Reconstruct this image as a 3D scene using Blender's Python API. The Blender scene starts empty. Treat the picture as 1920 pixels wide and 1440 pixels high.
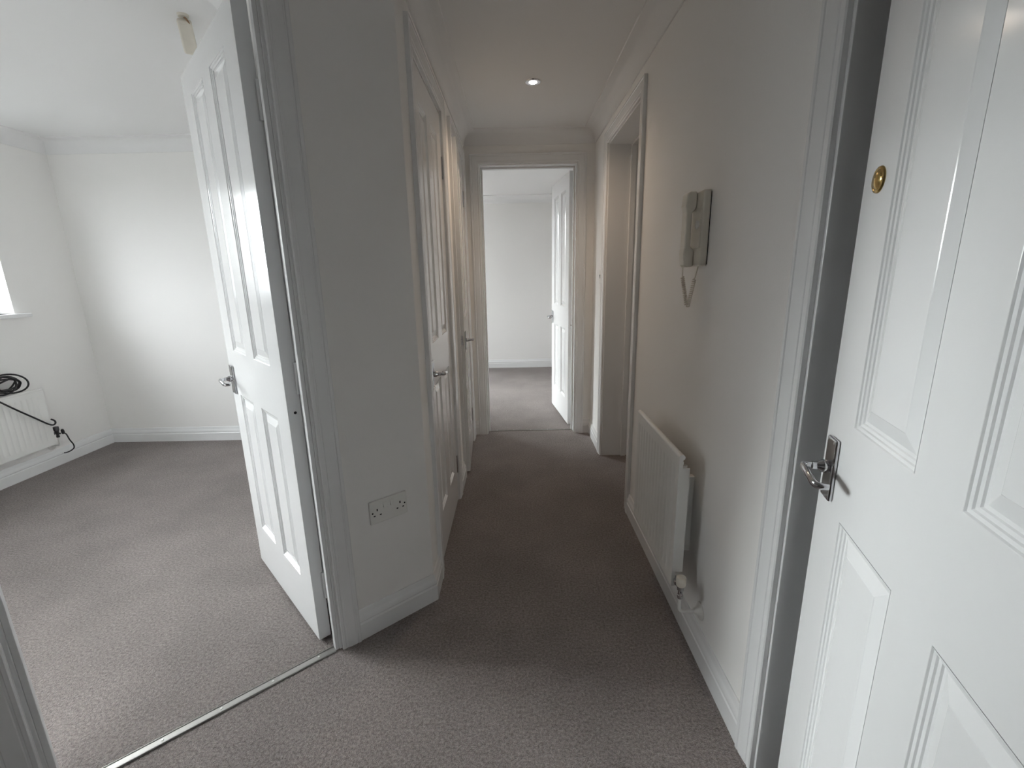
import bpy, math, random
from mathutils import Vector, Matrix

S = bpy.context.scene
COL = S.collection
R = math.radians

# ------------------------------------------------------------------ camera
cam_d = bpy.data.cameras.new('camera')
cam = bpy.data.objects.new('camera', cam_d)
COL.objects.link(cam)
S.camera = cam
FPX, CX, CY = 858.0, 960.0, 720.0
def _ray(x, y): return Vector((x - CX, -(y - CY), -FPX)) / FPX
_Y = _ray(963, 514).normalized()                    # hall axis
_Z = -_ray(1035, 4310); _Z = (_Z - _Z.dot(_Y) * _Y).normalized()
_X = _Y.cross(_Z)
CAM_H = 1.25
cam.matrix_world = Matrix.Translation((0, 0, CAM_H)) @ Matrix((_X, _Y, _Z)).to_4x4()
cam_d.sensor_fit = 'HORIZONTAL'; cam_d.sensor_width = 36.0
cam_d.lens = FPX / 1920.0 * 36.0
cam_d.clip_start = 0.01; cam_d.clip_end = 500

# ------------------------------------------------------------------ world, light, exposure
w = bpy.data.worlds.new('overcast_sky'); S.world = w
w.use_nodes = True
_nt = w.node_tree
bg = _nt.nodes['Background']
SKY = 18.0                                           # overcast sky, three times brighter overhead than at the horizon
_tc = _nt.nodes.new('ShaderNodeTexCoord'); _sp = _nt.nodes.new('ShaderNodeSeparateXYZ')
_mr = _nt.nodes.new('ShaderNodeMapRange')
_mr.inputs['From Min'].default_value = 0; _mr.inputs['From Max'].default_value = 1
_mr.inputs['To Min'].default_value = SKY / 3; _mr.inputs['To Max'].default_value = SKY
_nt.links.new(_tc.outputs['Generated'], _sp.inputs[0]); _nt.links.new(_sp.outputs['Z'], _mr.inputs['Value'])
_nt.links.new(_mr.outputs['Result'], bg.inputs['Strength'])
bg.inputs['Color'].default_value = (0.94, 0.95, 1.0, 1)
sun_d = bpy.data.lights.new('hazy_sun', 'SUN'); sun_d.energy = 15.5; sun_d.angle = R(42); sun_d.color = (.97, .985, 1.0)
sun = bpy.data.objects.new('hazy_sun', sun_d); COL.objects.link(sun)
sun.rotation_euler = Vector((3.75, -2.0, -1.72)).to_track_quat('-Z', 'Y').to_euler()

def portal(name, loc, rot, sx, sy):
    d = bpy.data.lights.new(name, 'AREA'); d.shape = 'RECTANGLE'; d.size = sx; d.size_y = sy
    d.cycles.is_portal = True
    o = bpy.data.objects.new(name, d); COL.objects.link(o); o.location = loc; o.rotation_euler = rot
portal('window_portal', (-3.46, 1.97, 1.53), (0, R(-90), 0), 0.92, 2.04)
portal('window_portal', (-1.61, 5.49, 1.165), (0, R(-90), 0), 1.82, 1.17)

S.view_settings.view_transform = 'Standard'
S.view_settings.look = 'None'
S.view_settings.gamma = 1.0
S.view_settings.use_curve_mapping = False
S.view_settings.exposure = 0.16
S.cycles.use_denoising = True
S.cycles.use_light_tree = False
S.cycles.max_bounces = 8
S.cycles.diffuse_bounces = 6
S.cycles.glossy_bounces = 3
S.cycles.transmission_bounces = 2
S.cycles.transparent_max_bounces = 6
S.cycles.use_adaptive_sampling = True
S.cycles.adaptive_threshold = .04
S.cycles.sample_clamp_indirect = 8.0
S.cycles.caustics_reflective = False

# ------------------------------------------------------------------ helpers
class MB:
    def __init__(s): s.v = []; s.f = []
    def add(s, vs, fs):
        n = len(s.v); s.v += [tuple(v) for v in vs]; s.f += [tuple(i + n for i in f) for f in fs]; return s
    def box(s, x0, x1, y0, y1, z0, z1, M=None):
        vs = [Vector((x, y, z)) for x in (x0, x1) for y in (y0, y1) for z in (z0, z1)]
        if M is not None: vs = [M @ v for v in vs]
        return s.add(vs, [(0,1,3,2),(4,6,7,5),(0,4,5,1),(2,3,7,6),(0,2,6,4),(1,5,7,3)])
    def lathe(s, prof, seg=24, M=None):
        """prof: list of (r, h) about +Z"""
        vs = []; fs = []
        for r, h in prof:
            for k in range(seg):
                a = 2 * math.pi * k / seg
                vs.append(Vector((r * math.cos(a), r * math.sin(a), h)))
        for i in range(len(prof) - 1):
            for k in range(seg):
                k2 = (k + 1) % seg
                fs.append((i*seg+k, i*seg+k2, (i+1)*seg+k2, (i+1)*seg+k))
        fs.append(tuple(range(seg))[::-1]); fs.append(tuple((len(prof)-1)*seg + k for k in range(seg)))
        if M is not None: vs = [M @ v for v in vs]
        return s.add(vs, fs)
    def cyl(s, p0, p1, r, seg=16):
        return s.tube([p0, p1], r, seg)
    def tube(s, pts, r, seg=10, closed=False, flat=1.0, up=None):
        pts = [Vector(p) for p in pts]; n = len(pts)
        vs = []; fs = []
        t0 = (pts[1] - pts[0]).normalized()
        ref = Vector(up) if up else (Vector((0,0,1)) if abs(t0.z) < .9 else Vector((1,0,0)))
        nx = (ref - ref.dot(t0) * t0).normalized()
        for i, p in enumerate(pts):
            if i == 0: t = pts[1] - pts[0]
            elif i == n - 1: t = pts[-1] - pts[-2]
            else: t = (pts[i+1] - pts[i]).normalized() + (pts[i] - pts[i-1]).normalized()
            t = t.normalized()
            nx = (nx - nx.dot(t) * t).normalized(); ny = t.cross(nx)
            rr = r[i] if isinstance(r, (list, tuple)) else r
            for k in range(seg):
                a = 2 * math.pi * (k + .5) / seg
                vs.append(p + nx * (rr * math.cos(a)) + ny * (rr * flat * math.sin(a)))
        for i in range(n - 1):
            for k in range(seg):
                k2 = (k + 1) % seg
                fs.append((i*seg+k, i*seg+k2, (i+1)*seg+k2, (i+1)*seg+k))
        fs.append(tuple(range(seg))[::-1]); fs.append(tuple((n-1)*seg + k for k in range(seg)))
        return s.add(vs, fs)
    def grid_slab(s, xs, zs, holes, y0, y1, M=None):
        """slab in x-z with thickness y0..y1; cells whose centre lies in a hole (x0,x1,z0,z1) are open"""
        nx, nz = len(xs), len(zs)
        idx = lambda i, j, b: (i * nz + j) * 2 + b
        vs = [Vector((x, y, z)) for x in xs for z in zs for y in (y0, y1)]
        solid = {}
        for i in range(nx - 1):
            for j in range(nz - 1):
                cx, cz = (xs[i] + xs[i+1]) / 2, (zs[j] + zs[j+1]) / 2
                solid[i, j] = not any(a < cx < b and c < cz < d for a, b, c, d in holes)
        fs = []
        for (i, j), ok in solid.items():
            if not ok: continue
            fs.append((idx(i,j,0), idx(i+1,j,0), idx(i+1,j+1,0), idx(i,j+1,0)))
            fs.append((idx(i,j,1), idx(i,j+1,1), idx(i+1,j+1,1), idx(i+1,j,1)))
            if not solid.get((i-1,j)): fs.append((idx(i,j,0), idx(i,j+1,0), idx(i,j+1,1), idx(i,j,1)))
            if not solid.get((i+1,j)): fs.append((idx(i+1,j,0), idx(i+1,j,1), idx(i+1,j+1,1), idx(i+1,j+1,0)))
            if not solid.get((i,j-1)): fs.append((idx(i,j,0), idx(i,j,1), idx(i+1,j,1), idx(i+1,j,0)))
            if not solid.get((i,j+1)): fs.append((idx(i,j+1,0), idx(i+1,j+1,0), idx(i+1,j+1,1), idx(i,j+1,1)))
        if M is not None: vs = [M @ v for v in vs]
        return s.add(vs, fs)
    def sweep(s, path, prof, closed=False, T=None):
        """path: 2-D polyline; prof: closed list of (a, b); a = offset to the left of the path, b = third axis. T(p, q, b) -> world"""
        path = [Vector(p) for p in path]; n = len(path); m = len(prof)
        vs = []
        for i in range(n):
            d0 = (path[i] - path[i-1]).normalized() if (i > 0 or closed) else None
            d1 = (path[(i+1) % n] - path[i]).normalized() if (i < n - 1 or closed) else None
            if d0 is None: d0 = d1
            if d1 is None: d1 = d0
            n0 = Vector((-d0.y, d0.x)); n1 = Vector((-d1.y, d1.x))
            mt = n0 + n1; mt = mt / (mt.dot(n0)) if mt.length > 1e-6 else n0
            for a, b in prof:
                q = path[i] + mt * a
                vs.append(T(q.x, q.y, b) if T else Vector((q.x, q.y, b)))
        fs = []
        for i in range(n if closed else n - 1):
            i2 = (i + 1) % n
            for k in range(m):
                k2 = (k + 1) % m
                fs.append((i*m+k, i2*m+k, i2*m+k2, i*m+k2))
        if not closed:
            fs.append(tuple(range(m))); fs.append(tuple((n-1)*m + k for k in range(m))[::-1])
        return s.add(vs, fs)
    def build(s, name, mat, parent=None, smooth=None, bevel=0, seg=2, loc=None, label=None):
        me = bpy.data.meshes.new(name); me.from_pydata(s.v, [], s.f); me.update()
        import bmesh
        b = bmesh.new(); b.from_mesh(me); bmesh.ops.recalc_face_normals(b, faces=b.faces); b.to_mesh(me); b.free()
        me.materials.append(mat)
        if smooth is not None:
            me.polygons.foreach_set('use_smooth', [True] * len(me.polygons))
            me.set_sharp_from_angle(angle=R(smooth))
        o = bpy.data.objects.new(name, me); COL.objects.link(o)
        if parent: o.parent = parent
        if loc is not None: o.location = loc
        if bevel:
            md = o.modifiers.new('bevel', 'BEVEL'); md.width = bevel; md.segments = seg; md.limit_method = 'ANGLE'; md.angle_limit = R(40)
            md.harden_normals = False
        if label: o['label'] = label
        return o

def empty(name, loc=(0,0,0), rz=0.0):
    o = bpy.data.objects.new(name, None); COL.objects.link(o); o.location = loc; o.rotation_euler = (0, 0, rz)
    o.empty_display_size = .05
    return o
def tag(o, label, cat, kind=None, group=None):
    o['label'] = label; o['category'] = cat
    if kind: o['kind'] = kind
    if group: o['group'] = group
    return o
def struct(o, label, cat): return tag(o, label, cat, 'structure')

# ------------------------------------------------------------------ materials
def mat(name, col, rough=.5, metal=0., bump=None, noise=None, coat=0., emis=None, spec=None):
    m = bpy.data.materials.new(name); m.use_nodes = True
    nt = m.node_tree; p = nt.nodes['Principled BSDF']
    p.inputs['Base Color'].default_value = (*col, 1); p.inputs['Roughness'].default_value = rough
    p.inputs['Metallic'].default_value = metal
    if coat: p.inputs['Coat Weight'].default_value = coat; p.inputs['Coat Roughness'].default_value = .06
    if spec is not None: p.inputs['Specular IOR Level'].default_value = spec
    if emis: p.inputs['Emission Color'].default_value = (*emis[0], 1); p.inputs['Emission Strength'].default_value = emis[1]
    tc = nt.nodes.new('ShaderNodeTexCoord')
    if noise:   # (scale, amount) colour variation
        n = nt.nodes.new('ShaderNodeTexNoise'); n.inputs['Scale'].default_value = noise[0]; n.inputs['Detail'].default_value = 1
        nt.links.new(tc.outputs['Object'], n.inputs['Vector'])
        mx = nt.nodes.new('ShaderNodeMix'); mx.data_type = 'RGBA'
        mx.inputs['A'].default_value = (*[c * (1 - noise[1]) for c in col], 1)
        mx.inputs['B'].default_value = (*[min(1, c * (1 + noise[1])) for c in col], 1)
        nt.links.new(n.outputs['Fac'], mx.inputs['Factor']); nt.links.new(mx.outputs['Result'], p.inputs['Base Color'])
    if bump:    # (scale, strength, distance)
        n = nt.nodes.new('ShaderNodeTexNoise'); n.inputs['Scale'].default_value = bump[0]; n.inputs['Detail'].default_value = 0
        nt.links.new(tc.outputs['Object'], n.inputs['Vector'])
        b = nt.nodes.new('ShaderNodeBump'); b.inputs['Strength'].default_value = bump[1]; b.inputs['Distance'].default_value = bump[2]
        nt.links.new(n.outputs['Fac'], b.inputs['Height']); nt.links.new(b.outputs['Normal'], p.inputs['Normal'])
    return m

M_wall = mat('wall_paint', (.88, .87, .855), .75, bump=(220, .25, .0006), noise=(1.5, .012))
M_ceil = mat('ceiling_paint', (.84, .84, .84), .85, bump=(150, .2, .0006), noise=(1.2, .01))
M_gloss = mat('white_gloss_paint', (.86, .865, .87), .13, bump=(55, .10, .0006), noise=(6, .01), spec=.5)
M_satin = mat('white_frame_paint', (.82, .825, .83), .24, bump=(90, .12, .0006), noise=(6, .012))
M_white = mat('white_enamel', (.80, .80, .78), .3, noise=(20, .01))
M_plast = mat('white_plastic', (.80, .79, .76), .35, noise=(30, .01))
M_cream = mat('aged_cream_plastic', (.72, .68, .60), .4, noise=(40, .05))
M_upvc = mat('white_window_frame', (.86, .87, .88), .25, noise=(20, .01))
M_chrome = mat('polished_chrome', (.62, .62, .64), .10, 1., noise=(60, .03))
M_steel = mat('brushed_aluminium', (.66, .65, .63), .28, 1., bump=(300, .1, .0003), noise=(60, .04))
M_strip = mat('worn_aluminium_bar', (.30, .29, .28), .48, 1., bump=(300, .1, .0003), noise=(60, .06))
M_brass = mat('lacquered_brass', (.55, .40, .16), .18, 1., noise=(60, .06))
M_iron = mat('dark_grey_metal', (.07, .07, .075), .4, .6, noise=(50, .1))
M_black = mat('black_rubber', (.018, .018, .02), .45, noise=(50, .1))
M_dark = mat('dark_void', (.012, .012, .012), .8, noise=(50, .1))
M_grey = mat('grey_plastic', (.25, .255, .26), .4, noise=(40, .05))
M_rust = mat('rusty_metal', (.30, .17, .09), .7, noise=(80, .35))
M_lamp = mat('lit_lamp_glass', (1, .95, .9), .2, emis=((1.0, .86, .72), 40.0), noise=(20, .01))
M_ground = mat('outside_ground', (.085, .085, .08), .9, noise=(.3, .3))

def carpet():
    m = bpy.data.materials.new('taupe_carpet'); m.use_nodes = True
    nt = m.node_tree; p = nt.nodes['Principled BSDF']; L = nt.links.new
    p.inputs['Roughness'].default_value = .95
    p.inputs['Specular IOR Level'].default_value = .1
    p.inputs['Sheen Weight'].default_value = .3; p.inputs['Sheen Roughness'].default_value = .45
    tc = nt.nodes.new('ShaderNodeTexCoord')
    def noise(sc, det, rough=.6):
        n = nt.nodes.new('ShaderNodeTexNoise'); n.inputs['Scale'].default_value = sc; n.inputs['Detail'].default_value = det
        n.inputs['Roughness'].default_value = rough; L(tc.outputs['Object'], n.inputs['Vector']); return n
    fine, tuft, big = noise(360, 1), noise(120, 2, .75), noise(3.2, 2)
    def ramp(src, a, b, p0, p1):
        r = nt.nodes.new('ShaderNodeValToRGB'); r.color_ramp.elements[0].position = p0; r.color_ramp.elements[1].position = p1
        r.color_ramp.elements[0].color = (*a, 1); r.color_ramp.elements[1].color = (*b, 1); L(src.outputs['Fac'], r.inputs['Fac']); return r
    c1 = ramp(tuft, (.150, .126, .119), (.385, .333, .320), .30, .70)
    c2 = ramp(fine, (.72, .72, .72), (1.25, 1.25, 1.25), .3, .7)
    c3 = ramp(big, (.90, .90, .90), (1.10, 1.10, 1.10), .35, .65)
    def mul(a, b):
        x = nt.nodes.new('ShaderNodeMix'); x.data_type = 'RGBA'; x.blend_type = 'MULTIPLY'; x.inputs['Factor'].default_value = 1
        L(a, x.inputs['A']); L(b, x.inputs['B']); return x.outputs['Result']
    L(mul(mul(c1.outputs['Color'], c2.outputs['Color']), c3.outputs['Color']), p.inputs['Base Color'])
    add = nt.nodes.new('ShaderNodeMath'); add.operation = 'ADD'
    L(fine.outputs['Fac'], add.inputs[0]); L(tuft.outputs['Fac'], add.inputs[1])
    b = nt.nodes.new('ShaderNodeBump'); b.inputs['Strength'].default_value = 1.0; b.inputs['Distance'].default_value = .007
    L(add.outputs[0], b.inputs['Height']); L(b.outputs['Normal'], p.inputs['Normal'])
    return m
M_carpet = carpet()

def glass():
    m = bpy.data.materials.new('window_glass'); m.use_nodes = True
    nt = m.node_tree; nt.nodes.remove(nt.nodes['Principled BSDF'])
    t = nt.nodes.new('ShaderNodeBsdfTransparent'); t.inputs['Color'].default_value = (.95, .97, .96, 1)
    g = nt.nodes.new('ShaderNodeBsdfGlossy'); g.inputs['Roughness'].default_value = .01
    lw = nt.nodes.new('ShaderNodeLayerWeight'); lw.inputs['Blend'].default_value = .5
    pw = nt.nodes.new('ShaderNodeMath'); pw.operation = 'POWER'; pw.inputs[1].default_value = 5
    f = nt.nodes.new('ShaderNodeMath'); f.operation = 'MULTIPLY_ADD'; f.inputs[1].default_value = .8; f.inputs[2].default_value = .04
    nt.links.new(lw.outputs['Facing'], pw.inputs[0]); nt.links.new(pw.outputs[0], f.inputs[0])
    x = nt.nodes.new('ShaderNodeMixShader')
    nt.links.new(f.outputs[0], x.inputs[0]); nt.links.new(t.outputs[0], x.inputs[1]); nt.links.new(g.outputs[0], x.inputs[2])
    nt.links.new(x.outputs[0], nt.nodes['Material Output'].inputs['Surface'])
    return m
M_glass = glass()

# ------------------------------------------------------------------ plan of the flat (metres)
HC = 2.215                                   # ceiling height
XR, XL, YF = .59, -.338, 3.50                # hall wall faces
YE = .17                                     # entrance wall, hall face
WA = R(41.0)
wv = Vector((math.cos(WA), math.sin(WA)))    # along the angled wall, towards the hall corner
nv = Vector((-wv.y, wv.x))                   # into the left room
C = Vector((XL, 1.574))
D = C - wv * 1.40
AT = .07                                     # angled wall thickness
ZT = 1.998                                   # door opening head

def wall(name, p0, p1, thick, holes=(), z0=0.0, z1=HC, label='', m=None):
    """face line p0->p1, thickness to the right of the direction"""
    p0, p1 = Vector(p0), Vector(p1); d = p1 - p0; L = d.length; a = math.atan2(d.y, d.x)
    Mx = Matrix.Translation((p0.x, p0.y, 0)) @ Matrix.Rotation(a, 4, 'Z')
    xs = sorted({0., L, *[h[0] for h in holes], *[h[1] for h in holes]}); zs = sorted({z0, z1, *[max(z0, h[2]) for h in holes], *[h[3] for h in holes]})
    o = MB().grid_slab(xs, zs, holes, -thick, 0, Mx).build(name, m or M_wall)
    return struct(o, label, 'wall')

o = MB().box(-3.5, 2.1, -1.55, 6.45, -.2, 0).build('floor', M_carpet)
struct(o, 'taupe grey carpeted floor running through hall and rooms', 'floor')
o = MB().box(-3.5, 2.1, -1.55, 6.45, HC, HC + .2).build('ceiling', M_ceil)
struct(o, 'plain white painted ceiling over hall and rooms', 'ceiling')
o = MB().box(-150, 150, -150, 150, -3.2, -3.0).build('ground', M_ground)
struct(o, 'dull ground outside, below the windows', 'ground')

# door clear openings (s0, s1) ; lining is 25 mm thick
LT = .025
R1 = (.205, .905); R2 = (2.282, 3.010)       # right wall (y)
RWT = .26                                    # right wall thickness
FD = (-.225, .457)                           # far doorway (x)
FWT = .14
D1 = (1.765, 2.393); D2 = (2.757, 3.334)     # left wall (y)
LWT = .10
AD = (.381, 1.085)                           # angled wall, distance from the corner C
ED = (-.70, .413)                           # entrance doorway (x)
EWT = .15
def hole(a, b): return (a - LT, b + LT, -1, ZT + LT)

# right wall: direction must have its thickness on the right hand -> travel north (+y): right is +x
wall('wall_right', (XR, YE), (XR, YF), RWT, [hole(R1[0]-YE, R1[1]-YE), hole(R2[0]-YE, R2[1]-YE)], label='long white hall wall with radiator and entry phone')
# far wall: hall face at YF, thickness north: travel west (-x): right is +y
X0 = 2.0
wall('wall_far', (X0, YF), (-2.25, YF), FWT, [hole(X0-FD[1], X0-FD[0])], label='white end wall of the hall around the far doorway')
# left wall: travel south (-y), right is -x
wall('wall_left', (XL, YF), (XL, C.y), LWT, [hole(YF-D1[1], YF-D1[0]), hole(YF-D2[1], YF-D2[0])], label='white hall wall with the two panelled cupboard doors')
# angled wall: travel from C to D (-w): right of -w is  +n
wall('wall_angled', C, D, AT, [hole(*AD)], label='angled white wall with double socket beside left doorway')
wall('wall_nook', D, (D.x, YE), .10, label='short white wall beside the entrance')
wall('wall_entrance', (D.x - .1, YE), (X0, YE), EWT, [(ED[0]-LT-(D.x-.1), ED[1]+LT-(D.x-.1), -1, ZT+LT)], label='white wall around the entrance doorway')
wall('wall_corridor_back', (-1.6, -.95), (2.0, -.95), .15, label='plain wall of the corridor outside the entrance')
wall('wall_corridor_left', (-1.495, .02), (-1.495, -.95), .10, label='end wall of the corridor, left of the entrance')
wall('wall_corridor_right', (2.0, -1.55), (2.0, 6.45), .10, label='outer wall behind the right hand rooms')
# small room beyond the second right doorway
wall('wall_side_room_near', (2.0, 2.10), (XR+RWT, 2.10), .10, label='near wall of the small side room')
wall('wall_side_room_back', (XR+RWT, 3.42), (2.0, 3.42), .08, label='back wall of the small side room')
# left room
LX, LY = -3.25, 3.475
G = C - wv * .30 + nv * AT
K = Vector((-1.0, 1.86))
G0 = G
W1 = (.95, 2.99, 1.066, 1.99)
# travel so the outside is on the right: south (-y): right is -x
wall('wall_room_window', (LX, LY), (LX, .4), .25, [(LY-W1[1], LY-W1[0], W1[2], W1[3])], label='white left room wall with the window and low radiator')
wall('wall_room_back', (-1.0, LY), (LX - .25, LY), .16, label='plain white back wall of the left room')
wall('wall_room_side', K, (K.x, LY), .08, label='side wall of the left room behind the open door')
wall('wall_room_splay', G, K, .05, label='splayed wall just behind the open left room door')
wall('wall_room_front', (LX - .25, .5), (-1.495, .5), .15, label='near wall of the left room')
wall('wall_room_return', (-1.495, .5), (-1.495, .74), .095, label='short return wall of the left room')
# far room
FX0, FX1, FY1 = -1.40, .78, 6.19
W2 = (4.90, 6.08, .25, 2.08)
wall('wall_far_room_window', (FX0, FY1), (FX0, YF+FWT), .25, [(FY1-W2[1], FY1-W2[0], W2[2], W2[3])], label='window wall of the far room')
wall('wall_far_room_back', (FX1 + .2, FY1), (FX0 - .25, FY1), .2, label='plain pale back wall seen through the far doorway')
wall('wall_far_room_right', (FX1, YF+FWT), (FX1, FY1), .12, label='right wall of the far room behind its door')

# ------------------------------------------------------------------ coving and baseboards
def cove_profile():
    r = .078; pts = [(0, HC), (0, HC - .088), (.006, HC - .088), (.007, HC - .082)]
    for k in range(9):
        a = math.pi/2 * k / 8
        pts.append((.085 - r * math.cos(a), HC - .085 + r * math.sin(a)))
    pts += [(.0865, HC - .0035), (.087, HC)]
    return pts
def coving(name, path, label, closed=True):
    o = MB().sweep(path, cove_profile(), closed).build(name, M_ceil, smooth=30); struct(o, label, 'coving')
hall_loop = [(XR, YE), (XR, YF), (XL, YF), tuple(C), tuple(D), (D.x, YE)]
coving('trim_1', hall_loop, 'white concave coving around the hall ceiling')
rb = D + nv * AT
tt = (-1.495 - rb.x) / wv.x
room_loop = [(LX, .5), (-1.495, .5), (-1.495, rb.y + wv.y * tt), tuple(G), tuple(K), (K.x, LY), (LX, LY)]
coving('trim_2', room_loop, 'white concave coving around the left room ceiling')
coving('trim_3', [(FX0, YF+FWT), (FX1, YF+FWT), (FX1, FY1), (FX0, FY1)], 'white concave coving around the far room ceiling')

SKP = [(0, 0), (.015, 0), (.015, .062), (.0115, .066), (.0115, .070), (.014, .073), (.0135, .084), (.010, .092), (.007, .098), (.0065, .108), (.004, .113), (0, .113)]
def skirting(name, path, label):
    o = MB().sweep(path, SKP).build(name, M_satin, smooth=25); struct(o, label, 'baseboard')
AW = .065                                     # architrave width
AR = .008
def pa(s): q = C - wv * s; return (q.x, q.y)
skirting('baseboard_right', [(XR, R1[1]+AR+AW), (XR, R2[0]-AR-AW)], 'white moulded baseboard under the hall radiator')
skirting('baseboard_right_far', [(XR, R2[1]+AR+AW), (XR, YF), (FD[1]+AR+AW, YF)], 'white baseboard in the far right corner of the hall')
skirting('baseboard_left_far', [(FD[0]-AR-AW, YF), (XL, YF), (XL, D2[1]+AR+AW)], 'white baseboard in the far left corner of the hall')
skirting('baseboard_left', [(XL, D2[0]-AR-AW), (XL, D1[1]+AR+AW)], 'short white baseboard between the two hall cupboard doors')
skirting('baseboard_corner', [(XL, D1[0]-AR-AW), tuple(C), pa(AD[0]-AR-AW)], 'white baseboard wrapping the angled corner below the socket')
skirting('baseboard_nook', [pa(AD[1]+AR+AW), tuple(D), (D.x, YE), (ED[0]-AR-AW, YE)], 'white baseboard of the corner beside the entrance')
skirting('baseboard_room', [tuple(K), (K.x, LY), (LX, LY), (LX, .5), (-1.495, .5)], 'white baseboard around the left room')
skirting('baseboard_far_room', [(FX1, YF+FWT), (FX1, FY1), (FX0, FY1), (FX0, YF+FWT)], 'white baseboard around the far room')

# ------------------------------------------------------------------ doorway frames
ARCH = [(0, 0), (0, .010), (.003, .0125), (.010, .013), (.012, .0118), (.016, .0118), (.018, .0135), (.034, .0155), (.047, .0172),
        (.049, .0160), (.052, .0160), (.054, .0182), (.062, .0182), (.065, .016), (.065, 0)]
def frame(name, o2, dv, fv, s0, s1, depth, stop, label, front=True, back=True):
    """o2 origin on the wall face, dv along the wall, fv facing the hall; clear opening s0..s1"""
    o2, dv, fv = Vector(o2), Vector(dv), Vector(fv)
    root = empty(name, (*(o2 + dv * ((s0+s1)/2)), 0)); struct(root, label, 'door frame')
    mid = o2 + dv * ((s0+s1)/2)
    def T(s, z, b): q = dv * (s - (s0+s1)/2) + fv * b; return Vector((q.x, q.y, z))
    U = [(s0, 0), (s0, ZT), (s1, ZT), (s1, 0)]
    MB().sweep(U, [(0, 0), (LT, 0), (LT, -depth), (0, -depth)], T=T).build('lining', M_satin, root, bevel=.0015)
    MB().sweep(U, [(-.012, stop[0]), (0, stop[0]), (0, stop[1]), (-.012, stop[1])], T=T).build('door_stop', M_satin, root, bevel=.0012)
    if front: MB().sweep(U, [(a + AR, b) for a, b in ARCH], T=T).build('architrave', M_satin, root, smooth=25)
    if back: MB().sweep(U, [(a + AR, -depth - b) for a, b in ARCH], T=T).build('architrave', M_satin, root, smooth=25)
    return root
frame('trim_4', C, -wv, -nv, *AD, AT, (-.026, -.004), 'white moulded frame of the left room doorway')
frame('trim_5', (XR, 0), (0, 1), (-1, 0), *R1, RWT, (-.135, -.120), 'white moulded frame half hidden behind the open entrance door', back=False)
frame('trim_6', (XR, 0), (0, 1), (-1, 0), *R2, RWT, (-.165, -.133), 'white frame of the open doorway past the hall radiator', back=False)
frame('trim_7', (0, YF), (1, 0), (0, -1), *FD, FWT, (-.095, -.065), 'white frame of the doorway at the end of the hall')
frame('trim_8', (XL, 0), (0, 1), (1, 0), *D1, LWT, (-.075, -.045), 'white frame around the nearer hall cupboard door', back=False)
frame('trim_9', (XL, 0), (0, 1), (1, 0), *D2, LWT, (-.075, -.045), 'white frame around the cupboard door nearest the hall end', back=False)
frame('trim_10', (0, YE), (1, 0), (0, 1), *ED, EWT, (-.08, -.05), 'white frame of the entrance doorway')

# ------------------------------------------------------------------ panelled doors
PROF = [(0, 0), (.0015, .0022), (.006, .0030), (.0075, .0052), (.012, .0062), (.0135, .0084), (.018, .0090), (.040, .0030), (.0415, .0022)]
def panel_mesh(wd, ht, t):
    """raised panel, both faces; local x 0..wd, z 0..ht, leaf faces at y=0 and y=-t"""
    m = MB()
    for side in (0, 1):
        loops = []
        for d, dep in PROF:
            y = -dep if side == 0 else -t + dep
            loops += [(d, y, d), (wd-d, y, d), (wd-d, y, ht-d), (d, y, ht-d)]
        fs = []
        for i in range(len(PROF) - 1):
            for k in range(4):
                k2 = (k + 1) % 4
                fs.append((i*4+k, i*4+k2, (i+1)*4+k2, (i+1)*4+k))
        n = (len(PROF)-1)*4
        fs.append((n, n+1, n+2, n+3))
        if side: fs = [f[::-1] for f in fs]
        m.add(loops, fs)
    return m
def lever_handle(parent, u, z, side, tdir, t):
    """latch handle on face side (0: y=0 face, 1: y=-t face); lever points along tdir*x"""
    sg = 1 if side == 0 else -1; y0 = 0 if side == 0 else -t
    Y = lambda d: y0 + sg * d
    root = MB()
    hw, hh = .0205, .0585
    b = MB().box(u-hw, u+hw, min(Y(0), Y(.008)), max(Y(0), Y(.008)), z-hh-.003, z+hh-.003).build('handle', M_chrome, parent, bevel=.003, label='chrome lever handle')
    # neck and lever
    MB().lathe([(.0, -.001), (.0105, .0), (.0125, .004), (.012, .010), (.0085, .015), (.0075, .020), (.0075, .026), (0, .026)], 20,
               Matrix.Translation((u, Y(.008), z)) @ Matrix.Rotation(R(-90*sg), 4, 'X')).build('neck', M_chrome, b, smooth=40)
    e = tdir
    pts = [(u, Y(.028), z), (u, Y(.044), z), (u+e*.003, Y(.049), z), (u+e*.010, Y(.051), z-.0005), (u+e*.04, Y(.051), z-.003), (u+e*.066, Y(.0505), z-.006),
           (u+e*.074, Y(.048), z-.007), (u+e*.077, Y(.042), z-.0075), (u+e*.0775, Y(.030), z-.008)]
    MB().tube(pts, [.0062, .0066, .0072, .0074, .0078, .0076, .0070, .0062, .0056], 10, flat=.72, up=(0, 0, 1)).build('lever', M_chrome, b, smooth=50)
    for dx in (-1, 1):
        for dz in (-1, 1):
            MB().lathe([(0, 0), (.0030, 0), (.0026, .0010), (0, .0014)], 8, Matrix.Translation((u+dx*.0145, Y(.0079), z-.003+dz*.0525)) @ Matrix.Rotation(R(-90*sg), 4, 'X')).build('screw', M_steel, b, smooth=40)
    return b
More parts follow.
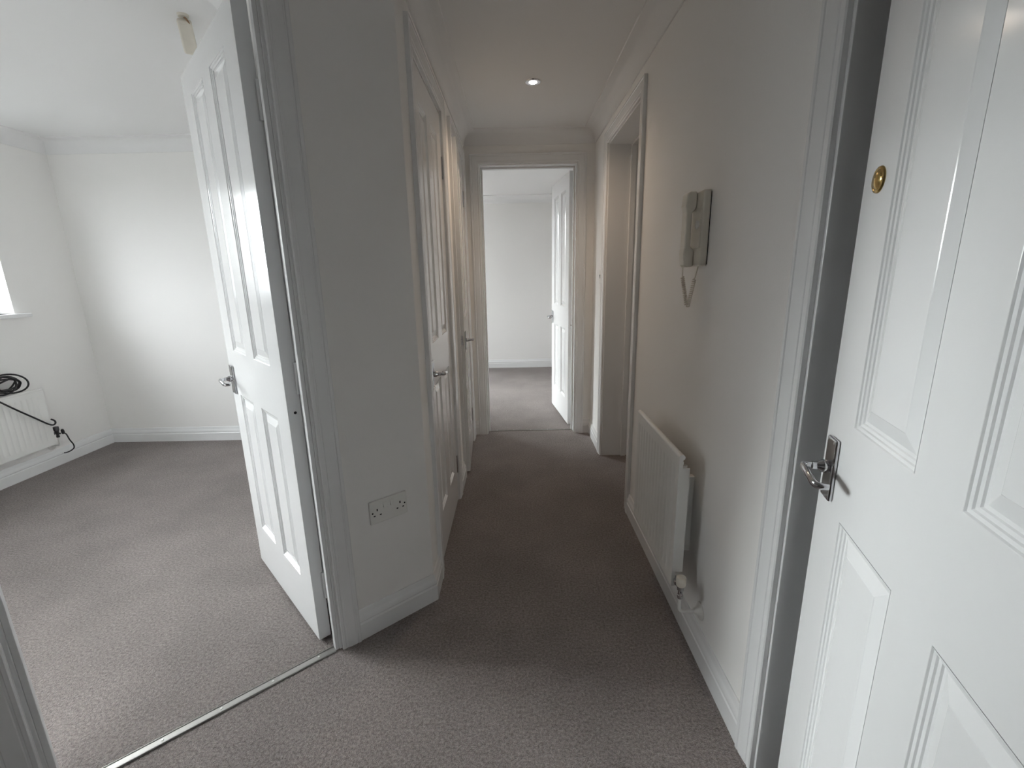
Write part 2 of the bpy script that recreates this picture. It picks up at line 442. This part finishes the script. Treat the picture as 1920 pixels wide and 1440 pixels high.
def door(name, loc, rz, w, label, t=.040, h=1.981, z0=.010, hz=.862, stile=.115, zz=(.215, .803, .981, 1.877), handles=(0, 1), hinge_z=(), hinge_mat=None, hinge_y=0., paint=None):
    paint = paint or M_gloss
    root = empty(name, (loc[0], loc[1], 0), rz); struct(root, label, 'door')
    mun = .100; pw = (w - 2*stile - mun) / 2
    cols = [(stile, stile+pw), (stile+pw+mun, w-stile)]
    rows = [(zz[0], zz[1]), (zz[2], zz[3])]
    holes = [(a, b, c, d) for a, b in cols for c, d in rows]
    leaf = MB().grid_slab(sorted({0, w, *[x for c in cols for x in c]}), sorted({z0, h + z0, *zz}), holes, -t, 0).build('door_leaf', paint, root, bevel=.0012)
    for c, d in rows:
        me = None
        for a, b in cols:
            if me is None:
                p = panel_mesh(b-a, d-c, t).build('panel', paint, leaf, loc=(a, 0, c)); me = p.data
            else:
                p = bpy.data.objects.new('panel', me); COL.objects.link(p); p.parent = leaf; p.location = (a, 0, c)
    for s in handles: lever_handle(root, w - .048, hz, s, -1, t)
    for z in hinge_z:
        hg = MB()
        hg.cyl((-.004, hinge_y, z-.05), (-.004, hinge_y, z+.05), .0058, 12)
        hg.box(-.0015, .0, min(hinge_y, -t*.2 if hinge_y == 0 else -t*.8), max(hinge_y, -t*.2 if hinge_y == 0 else -t*.8), z-.05, z+.05)
        hg.build('hinge', hinge_mat or M_satin, root, smooth=40)
    return root

# left room door, swung open into the room
LEAF_A = R(133.8)
lroot = C - wv * (AD[0] + .042) + nv * (AT + .006)
dl = door('door_1', lroot, LEAF_A, .680, 'glossy white four panel door standing open into the left room', h=1.952, hinge_z=(1.72, .95, .215), hinge_y=-.040)
MB().lathe([(0, 0), (.0045, 0), (.0045, .0006), (0, .0006)], 12, Matrix.Translation((0, -.022, .842)) @ Matrix.Rotation(R(-90), 4, 'Y')).build('bolt_hole', M_dark, dl, label='small dark hole in the hinge edge')
# far door
FA = math.atan2(.641, -.076)
df = door('door_2', (.431, 3.680), FA, .668, 'white four panel door open into the far room', hinge_z=(1.72, .95, .22), hinge_y=-.040)
MB().lathe([(0, 0), (.0045, 0), (.0045, .0006), (0, .0006)], 12, Matrix.Translation((0, -.022, .842)) @ Matrix.Rotation(R(-90), 4, 'Y')).build('bolt_hole', M_dark, df, label='small dark hole in the hinge edge')
# hall cupboard doors
door('door_3', (XL - .001, D1[1] - .003), R(-90), D1[1]-D1[0]-.006, 'closed white four panel cupboard door nearer the socket', stile=.108, hinge_z=(1.755, .22), hinge_mat=M_chrome, handles=(0,))
d4 = door('door_4', (XL + .002, D2[1] - .003), math.atan2(-.569, .031), D2[1]-D2[0]-.006, 'white cupboard door slightly ajar at the end of the hall', stile=.104, hinge_z=(1.755, .22), hinge_mat=M_chrome, handles=(0,))
wd4 = D2[1]-D2[0]-.006
MB().box(wd4 - .0005, wd4 + .001, -.031, -.009, .835, .892).box(wd4, wd4 + .010, -.026, -.013, .853, .873).build('latch', M_chrome, d4, bevel=.001, label='chrome latch in the door edge')
# entrance door, swung right round towards the right wall
DE = Vector((math.sin(R(16.08)), math.cos(R(16.08))))
EE = Vector((.595, .833))
eh = EE - DE * .686
de = door('door_5', eh, math.atan2(DE.y, DE.x), .686, 'large white panelled door with round brass lock cover at the right', hz=.893, stile=.1085, zz=(.22, .813, .988, 1.885), hinge_z=(1.72, .22))
MB().lathe([(0, 0), (.0205, 0), (.0205, .0012), (.0195, .003), (.0165, .0042), (.0150, .0036), (.0125, .0052), (.006, .0072), (0, .0076)], 32,
           Matrix.Translation((.686 - .0575, 0, 1.383)) @ Matrix.Rotation(R(-90), 4, 'X')).build('lock_escutcheon', M_brass, de, smooth=35, label='round domed brass lock cover')
# closed door in the nearest right doorway, and the open leaf of the side room
door('door_6', (XR + .136, R1[0] + .003), R(90), R1[1]-R1[0]-.006, 'closed white door hidden behind the entrance door', handles=())
door('door_7', (XR + RWT + .005, R2[1] - .004), R(0), .70, 'white door open into the small side room', handles=(1,), hinge_z=(1.72, .22))

# ------------------------------------------------------------------ threshold strips
def strip(name, p0, p1, wd, label):
    p0, p1 = Vector(p0), Vector(p1); d = (p1 - p0); a = math.atan2(d.y, d.x); L = d.length
    root = empty(name, (p0.x, p0.y, 0), a); tag(root, label, 'threshold strip', group='carpet threshold strips')
    h = wd / 2
    prof = [(-h, 0), (-h, .0015), (-h*.88, .0045), (-h*.74, .0050), (-h*.62, .0034), (h*.62, .0034), (h*.74, .0050), (h*.88, .0045), (h, .0015), (h, 0)]
    MB().sweep([(0, 0), (L, 0)], prof).build('bar', M_strip, root, smooth=20)
    for k in range(5):
        MB().lathe([(0, 0), (.0035, 0), (.003, .0012), (0, .0016)], 10, Matrix.Translation((L*(.08+.21*k), 0, .0034))).build('screw', M_steel, root, smooth=40)
q0 = C - wv * (AD[1] - .013) + nv * .012; q1 = C - wv * (AD[0] + .013) + nv * .012
strip('threshold_strip', q0, q1, .030, 'metal carpet bar across the left room doorway')
strip('threshold_strip', (FD[0] + .013, YF + .075), (FD[1] - .013, YF + .075), .030, 'metal carpet bar across the far doorway')

# ------------------------------------------------------------------ windows
def window(name, fx, y0, y1, z0, z1, label, sill_to, room_x):
    root = empty(name, (fx, (y0+y1)/2, z0)); struct(root, label, 'window')
    hy = (y1-y0)/2; hz = z1 - z0
    fw = .06
    MB().grid_slab([-hy, -hy+fw, -fw/2, fw/2, hy-fw, hy], [0, fw, hz-fw, hz], [(-hy+fw, -fw/2, fw, hz-fw), (fw/2, hy-fw, fw, hz-fw)], -.035, .035,
                   Matrix.Rotation(R(90), 4, 'Z')).build('window_frame', M_upvc, root, bevel=.004)
    for a, b in ((-hy+fw, -fw/2), (fw/2, hy-fw)):
        MB().box(-.004, .004, a-.005, b+.005, fw-.005, hz-fw+.005).build('pane', M_glass, root)
    MB().box(.035, room_x - fx + .045, -hy - .07, hy + .07, -.026, 0).build('window_sill', M_gloss, root, bevel=.006, seg=3)
window('window_1', LX - .19, W1[0], W1[1], W1[2], W1[3], 'bright white framed window at the edge of the left room', 0, LX)
window('window_2', FX0 - .19, W2[0], W2[1], W2[2], W2[3], 'white framed window lighting the far room', 0, FX0)

# ------------------------------------------------------------------ radiators
def radiator(name, loc, rz, L, H, front, zb, label, valve_side=1):
    """local: x along the length 0..L, +y towards the room from the wall (y=0), z up"""
    root = empty(name, (loc[0], loc[1], 0), rz); tag(root, label, 'radiator')
    pitch = .0345; n = max(3, int(L / pitch) - 1); off = (L - (n-1)*pitch) / 2
    xs = [0.]
    for k in range(n):
        c = off + k*pitch
        xs += [c + d for d in (-.0085, -.005, -.0022, 0, .0022, .005, .0085)]
    xs.append(L)
    zs = [0, .012, .026, .030, .035, .042, .055] + [.055 + (H-.115)*k/4 for k in (1, 2, 3)] + [H-.06, H-.047, H-.040, H-.035, H-.031, H-.012, H]
    prof = {-.0085: 0, -.005: .5, -.0022: .92, 0: 1, .0022: .92, .005: .5, .0085: 0}
    def dep(x, z):
        k = round((x - off) / pitch); d = min(prof, key=lambda q: abs(q - (x - off - k*pitch)))
        a = prof[d] if 0 <= k < n and abs(x - off - k*pitch) < .009 else 0
        e = min(z - .028, H - .033 - z)
        f = max(0., min(1., e / .012)); f = f*f*(3-2*f)
        return .0030 * a * f
    m = MB(); nz = len(zs)
    vs = [(x, front - dep(x, z), zb + z) for x in xs for z in zs]; nfr = len(vs)
    vs += [(x, front - .012, zb + z) for x in xs for z in zs]
    fs = []
    for i in range(len(xs)-1):
        for j in range(nz-1):
            q = (i*nz+j, (i+1)*nz+j, (i+1)*nz+j+1, i*nz+j+1)
            fs.append(q); fs.append(tuple(k + nfr for k in q[::-1]))
    for i in range(len(xs)-1):
        for j in (0, nz-1): fs.append((i*nz+j, (i+1)*nz+j, (i+1)*nz+j+nfr, i*nz+j+nfr))
    for j in range(nz-1):
        for i in (0, len(xs)-1): fs.append((i*nz+j, i*nz+j+1, i*nz+j+1+nfr, i*nz+j+nfr))
    m.add(vs, fs); m.build('panel', M_white, root, smooth=30)
    # rolled top edge
    MB().tube([(-.002, front-.008, zb+H+.002), (L+.002, front-.008, zb+H+.002)], .0095, 14).build('top_rail', M_white, root, smooth=40)
    # convector sheet behind
    cv = MB(); xs2 = [.02 + (L-.04)*k/60 for k in range(61)]
    v2 = []
    for k, x in enumerate(xs2):
        y = front - .014 - (.026 if (k // 2) % 2 else 0)
        v2 += [(x, y, zb+.045), (x, y, zb+H-.04)]
    cv.add(v2, [(2*k, 2*k+2, 2*k+3, 2*k+1) for k in range(60)]); 
    co = cv.build('convector', M_white, root); md = co.modifiers.new('solid', 'SOLIDIFY'); md.thickness = .001
    for x in (.004, L-.004): MB().box(x-.001, x+.001, front-.036, front-.012, zb+.05, zb+H-.035).build('side_plate', M_white, root)
    for x in (.09, L-.09):
        MB().box(x-.012, x+.012, 0, front-.042, zb+.08, zb+H-.10).box(x-.012, x+.012, front-.05, front-.03, zb+.10, zb+.13).build('bracket', M_white, root, bevel=.002)
    return root
def valve(root, x, y, zc, H_to, wall_z, cap_m, body_m, label):
    """thermostat style valve beside the radiator end (local frame of the radiator)"""
    b = MB()
    b.lathe([(0, 0), (.0085, 0), (.0095, .004), (.0095, .012), (.0075, .014), (.0075, .030), (.011, .031), (.011, .043), (.008, .045), (0, .045)], 16, Matrix.Translation((x, y, zc - .045)))
    b.cyl((x, y, zc-.010), (H_to, y, zc-.010), .0085, 14)
    b.lathe([(.0, 0), (.0115, 0), (.0115, .011), (0, .011)], 6, Matrix.Translation((x + (H_to-x)*.45, y, zc-.010)) @ Matrix.Rotation(R(90), 4, 'Y'))
    b.cyl((x - .018, y + .004, zc-.022), (x, y, zc-.022), .0055, 12)
    v = b.build('valve', body_m, root, smooth=40, label=label)
    MB().lathe([(0, 0), (.0125, 0), (.0145, .003), (.0155, .014), (.0155, .029), (.0145, .032), (.006, .0335), (0, .0335)], 24, Matrix.Translation((x, y, zc))).build('cap', cap_m, v, smooth=35)
    pts = [(x, y, zc-.045), (x, y, wall_z+.014)]
    for k in range(1, 6):
        a = math.pi/2*k/5; pts.append((x, y - .014*(1-math.cos(a)), wall_z + .014*(1-math.sin(a))))
    pts.append((x, 0.001, wall_z))
    MB().tube(pts, .0055, 12).build('pipe', M_white, root, smooth=50)
    MB().lathe([(0, 0), (.030, 0), (.030, .003), (.024, .006), (.014, .012), (.009, .022), (0, .022)], 24, Matrix.Translation((x, 0, wall_z)) @ Matrix.Rotation(R(-90), 4, 'X')).build('pipe_collar', M_plast, root, smooth=40)
rad = radiator('radiator', (XR, 1.330), R(90), .485, .455, .085, .228, 'small white fluted radiator low on the right hall wall')
valve(rad, -.045, .070, .262, .01, .166, M_cream, M_chrome, 'chrome valve with cream cap')
rad2 = radiator('radiator', (LX, 2.955), R(-90), 1.30, .385, .085, .178, 'white radiator under the window of the left room')
valve(rad2, -.045, .060, .255, .01, .15, M_iron, M_iron, 'dark grey valve')

# ------------------------------------------------------------------ cables and box on the left room radiator
def to_world(root, p):
    a = root.rotation_euler[2]; c, s_ = math.cos(a), math.sin(a)
    return Vector((root.location.x + c*p[0] - s_*p[1], root.location.y + s_*p[0] + c*p[1], p[2]))
def smooth_path(pts, n=8):
    P = [Vector(p) for p in pts]; out = []
    for i in range(len(P)-1):
        p0, p1, p2, p3 = P[max(0, i-1)], P[i], P[i+1], P[min(len(P)-1, i+2)]
        for k in range(n):
            t = k/n
            out.append(.5*((2*p1) + (p2-p0)*t + (2*p0-5*p1+4*p2-p3)*t*t + (3*p1-p0-3*p2+p3)*t**3))
    out.append(P[-1]); return out
zt = .178 + .385 + .0125
cr = .0052
random.seed(4)
coil = []
for k in range(6*16):
    a = 2*math.pi*k/16; t = k/16
    rx, rz = .085 + .022*math.sin(t*2.1), .046 + .016*math.cos(t*1.7 + .6)
    tilt = .25*math.sin(t*1.9)
    ca, sa = rx*math.cos(a), rz*math.sin(a)
    coil.append((.185 + ca + .012*math.sin(t*3), .062 + .020*math.sin(a + t*1.3), .05 + sa + tilt*ca))
lo = min(p[2] for p in coil); coil = [(p[0], p[1], p[2]-lo+zt+cr) for p in coil]
run = [coil[-1], (.32, .095, zt + .03), (.29, .108, zt - .012), (.20, .108, .478), (.10, .108, .388), (.045, .107, .338), (.012, .106, .319), (-.010, .103, .324), (-.014, .098, .340), (.004, .096, .357)]
cpts = smooth_path(coil[:-1], 2) + smooth_path(run, 6)
cb = empty('cable', (LX + .07, 2.80, zt)); tag(cb, 'coiled black cable heaped on the left room radiator, end dangling', 'cable')
MB().tube([to_world(rad2, p) - cb.location for p in cpts], cr, 8).build('cord', M_black, cb, smooth=60)
tail = smooth_path([(-.062, .086, .236), (-.075, .090, .222), (-.092, .086, .175), (-.125, .070, .128), (-.142, .050, .095), (-.132, .034, .078), (-.110, .024, .073), (-.094, .022, .076)], 8)
cb2 = empty('cable', (*to_world(rad2, tail[0])[:2], .2)); tag(cb2, 'short black cable tail drooping from the radiator valve to the baseboard', 'cable')
MB().tube([to_world(rad2, p) - cb2.location for p in tail], .0040, 8).build('cord', M_black, cb2, smooth=60)
MB().lathe([(0, 0), (.0075, 0), (.0095, .008), (.0095, .026), (.0065, .034), (0, .034)], 14, Matrix.Translation(to_world(rad2, (-.062, .086, .230)) - cb2.location) @ Matrix.Rotation(R(6), 4, 'X')).build('plug', M_black, cb2, smooth=40)
ad = empty('adapter_box', to_world(rad2, (.345, .050, zt + .0))); ad.rotation_euler = (0, 0, R(-80)); tag(ad, 'grey adapter box standing on the left room radiator', 'adapter')
MB().box(-.05, .05, -.016, .016, 0, .115).build('body', M_grey, ad, bevel=.005)
MB().box(-.042, .042, .0155, .0175, .012, .10).build('front_panel', M_steel, ad, bevel=.002)
MB().cyl((-.03, 0, .115), (-.052, 0, .185), .005, 10).build('aerial', M_steel, ad, smooth=40)

# ------------------------------------------------------------------ entry phone on the right wall
ph = empty('entry_phone', (XR, 1.487, 1.372)); tag(ph, 'cream entry phone with handset and coiled cord on right wall', 'entry phone')
# local: x out of the wall = -x world ; use world-aligned offsets
bm_ = MB().grid_slab([-.0425, .0425], [-.110, .110], [], 0, .024, Matrix.Rotation(R(90), 4, 'Z'))   # y->-x
base = bm_.build('base', M_cream, ph, bevel=.005, seg=3)
MB().box(-.0285, -.0235, -.0400, -.004, -.055, .055).build('recess_panel', M_cream, base, bevel=.001)
MB().lathe([(0, 0), (.013, 0), (.013, .002), (.0115, .003), (.0105, .002), (0, .0025)], 24, Matrix.Translation((-.0285, -.020, .012)) @ Matrix.Rotation(R(-90), 4, 'Y')).build('door_button', M_plast, base, smooth=35)
MB().box(-.0022, -.0006, -.0432, -.0420, -.104, .104).build('gap_shadow_strip', M_dark, base)  # dark strip standing in for the shadow between base and wall
hp = []
hs = MB()
zs_ = [-.112, -.106, -.070, -.058, -.050, .052, .060, .070, .106, .112]
inn = [.028, .0255, .0255, .0285, .037, .037, .0285, .0255, .0255, .028]
out = [.044, .054, .058, .057, .055, .055, .057, .060, .056, .046]
vs = []
for z, a, b in zip(zs_, inn, out):
    for yy in (.002, .044): vs += [(-a, yy, z), (-b, yy, z)]
fs = []
for k in range(len(zs_)-1):
    i = k*4
    fs += [(i, i+1, i+5, i+4), (i+2, i+6, i+7, i+3), (i, i+4, i+6, i+2), (i+1, i+3, i+7, i+5)]
n = (len(zs_)-1)*4
fs += [(0, 2, 3, 1), (n, n+1, n+3, n+2)]
hs.add(vs, fs); hset = hs.build('handset', M_cream, ph, bevel=.004, seg=3)
# coiled cord: two coiled legs forming a V
def coil_leg(p0, p1, turns, r):
    p0, p1 = Vector(p0), Vector(p1); t = (p1-p0).normalized(); nx = t.cross(Vector((0, 1, .2))).normalized(); ny = t.cross(nx); pts = []
    N = turns*8
    for k in range(N+1):
        a = 2*math.pi*k/8; pts.append(p0 + (p1-p0)*(k/N) + nx*(r*math.cos(a)) + ny*(r*math.sin(a)))
    return pts
cord = smooth_path([(-.048, .026, -.110), (-.046, .030, -.125), (-.045, .033, -.142)], 4)
cord += coil_leg((-.045, .033, -.142), (-.028, .030, -.232), 15, .0052)
cord += coil_leg((-.0265, .026, -.240), (-.0225, .006, -.240), 4, .0052) if False else []
cord += coil_leg((-.0245, .024, -.236), (-.022, -.008, -.150), 14, .0052)
cord += smooth_path([(-.021, -.010, -.146), (-.018, -.014, -.125), (-.016, -.016, -.108)], 4)
MB().tube(cord, .0017, 6).build('coiled_cord', M_cream, ph, smooth=60)

# ------------------------------------------------------------------ double socket on the angled wall
so = C - wv * .1615
sk = empty('double_socket', (so.x, so.y, .4595), math.atan2(wv.y, wv.x)); tag(sk, 'white double wall socket on the angled wall', 'socket')
fp = MB().box(-.070, .070, -.0095, 0, -.0425, .0425).build('faceplate', M_plast, sk, bevel=.003, seg=3)
for sx in (-1, 1):
    rk = MB().add([(sx*.013-.0075, -.0095, .010), (sx*.013+.0075, -.0095, .010), (sx*.013+.0075, -.0095, .030), (sx*.013-.0075, -.0095, .030),
                   (sx*.013-.0065, -.0135, .011), (sx*.013+.0065, -.0135, .011), (sx*.013+.0065, -.0105, .029), (sx*.013-.0065, -.0105, .029)],
                  [(0,1,2,3), (4,5,6,7), (0,1,5,4), (1,2,6,5), (2,3,7,6), (3,0,4,7)]).build('rocker_switch', M_plast, fp, bevel=.0008)
    cx = sx * .043
    MB().box(cx-.0022, cx+.0022, -.0100, -.0090, .004, .0125).box(cx-.0145, cx-.0080, -.0100, -.0090, -.0140, -.0098).box(cx+.0080, cx+.0145, -.0100, -.0090, -.0140, -.0098).build('pin_slots', M_dark, fp, label='black pin slots')
    MB().lathe([(0, 0), (.0030, 0), (.0030, .0006), (0, .0006)], 10, Matrix.Translation((sx*.0605, -.0096, .0)) @ Matrix.Rotation(R(90), 4, 'X')).build('screw', M_dark, fp)

# light switch by the far corner
sw = empty('light_switch', (XR, 3.165, 1.222), R(90)); tag(sw, 'white light switch seen edge on near the hall end', 'light switch')
swp = MB().box(-.043, .043, 0, .009, -.043, .043).build('faceplate', M_plast, sw, bevel=.003, seg=3)
MB().add([(-.009, .009, -.013), (.009, .009, -.013), (.009, .009, .013), (-.009, .009, .013), (-.008, .0105, -.012), (.008, .0105, -.012), (.008, .0145, .012), (-.008, .0145, .012)],
         [(0,1,2,3), (4,5,6,7), (0,1,5,4), (1,2,6,5), (2,3,7,6), (3,0,4,7)]).build('rocker', M_grey, swp)

# ------------------------------------------------------------------ ceiling lights
dn = empty('downlight', (.119, 2.664, HC)); tag(dn, 'small round lit downlight in the hall ceiling', 'downlight')
MB().lathe([(.0205, -.0005), (.0215, -.0035), (.030, -.0058), (.039, -.0045), (.043, 0), (.0205, 0), (.0205, -.0005)], 40).build('ring', M_chrome, dn, smooth=35, label='bright metal ring')
MB().lathe([(0, -.010), (.008, -.0095), (.014, -.0080), (.0185, -.0045), (.0200, 0), (0, 0)], 32).build('lamp', M_lamp, dn, smooth=60, label='glowing lamp')
ld = bpy.data.lights.new('downlight_beam', 'SPOT'); ld.energy = 13; ld.color = (1.0, .76, .54); ld.spot_size = R(150); ld.spot_blend = .9; ld.shadow_soft_size = .025
lo_ = bpy.data.objects.new('downlight_beam', ld); COL.objects.link(lo_); lo_.parent = dn; lo_.location = (0, 0, -.04)

p0 = Vector((-1.214, 1.975, HC - .004)); 
cf = empty('ceiling_fitting', p0); tag(cf, 'broken cream plastic fitting hanging from the left room ceiling', 'ceiling fitting')
ax = Vector((-.030, .062, -.062)).normalized(); Lf = .118
sx_ = ax.cross(Vector((0, 0, 1))).normalized(); sy_ = sx_.cross(ax)
Mf = Matrix.Translation((0, 0, -.012)) @ Matrix((sx_, sy_, ax)).transposed().to_4x4()
MB().box(-.024, .024, -.012, .012, 0, Lf, Mf).build('terminal_block', M_cream, cf, bevel=.008, seg=3)
MB().box(.006, .018, .010, .015, .012, Lf-.03, Mf).build('channel', M_rust, cf, bevel=.002)
MB().cyl(Mf @ Vector((.0, .0095, Lf-.012)), Mf @ Vector((.0, .0105, Lf-.012)), .0028, 10).build('screw_hole', M_dark, cf)
MB().lathe([(0, 0), (.020, 0), (.017, -.008), (0, -.010)], 20, Matrix.Translation((0, 0, .004))).build('ceiling_plate', M_cream, cf, smooth=35)
MB().tube([Vector((0, 0, 0)), Vector((.012, -.004, -.012)), Vector((.016, .006, -.022)), Vector((.004, .012, -.028)), Vector((-.008, .010, -.018))], .0032, 8).build('hook', M_rust, cf, smooth=60)
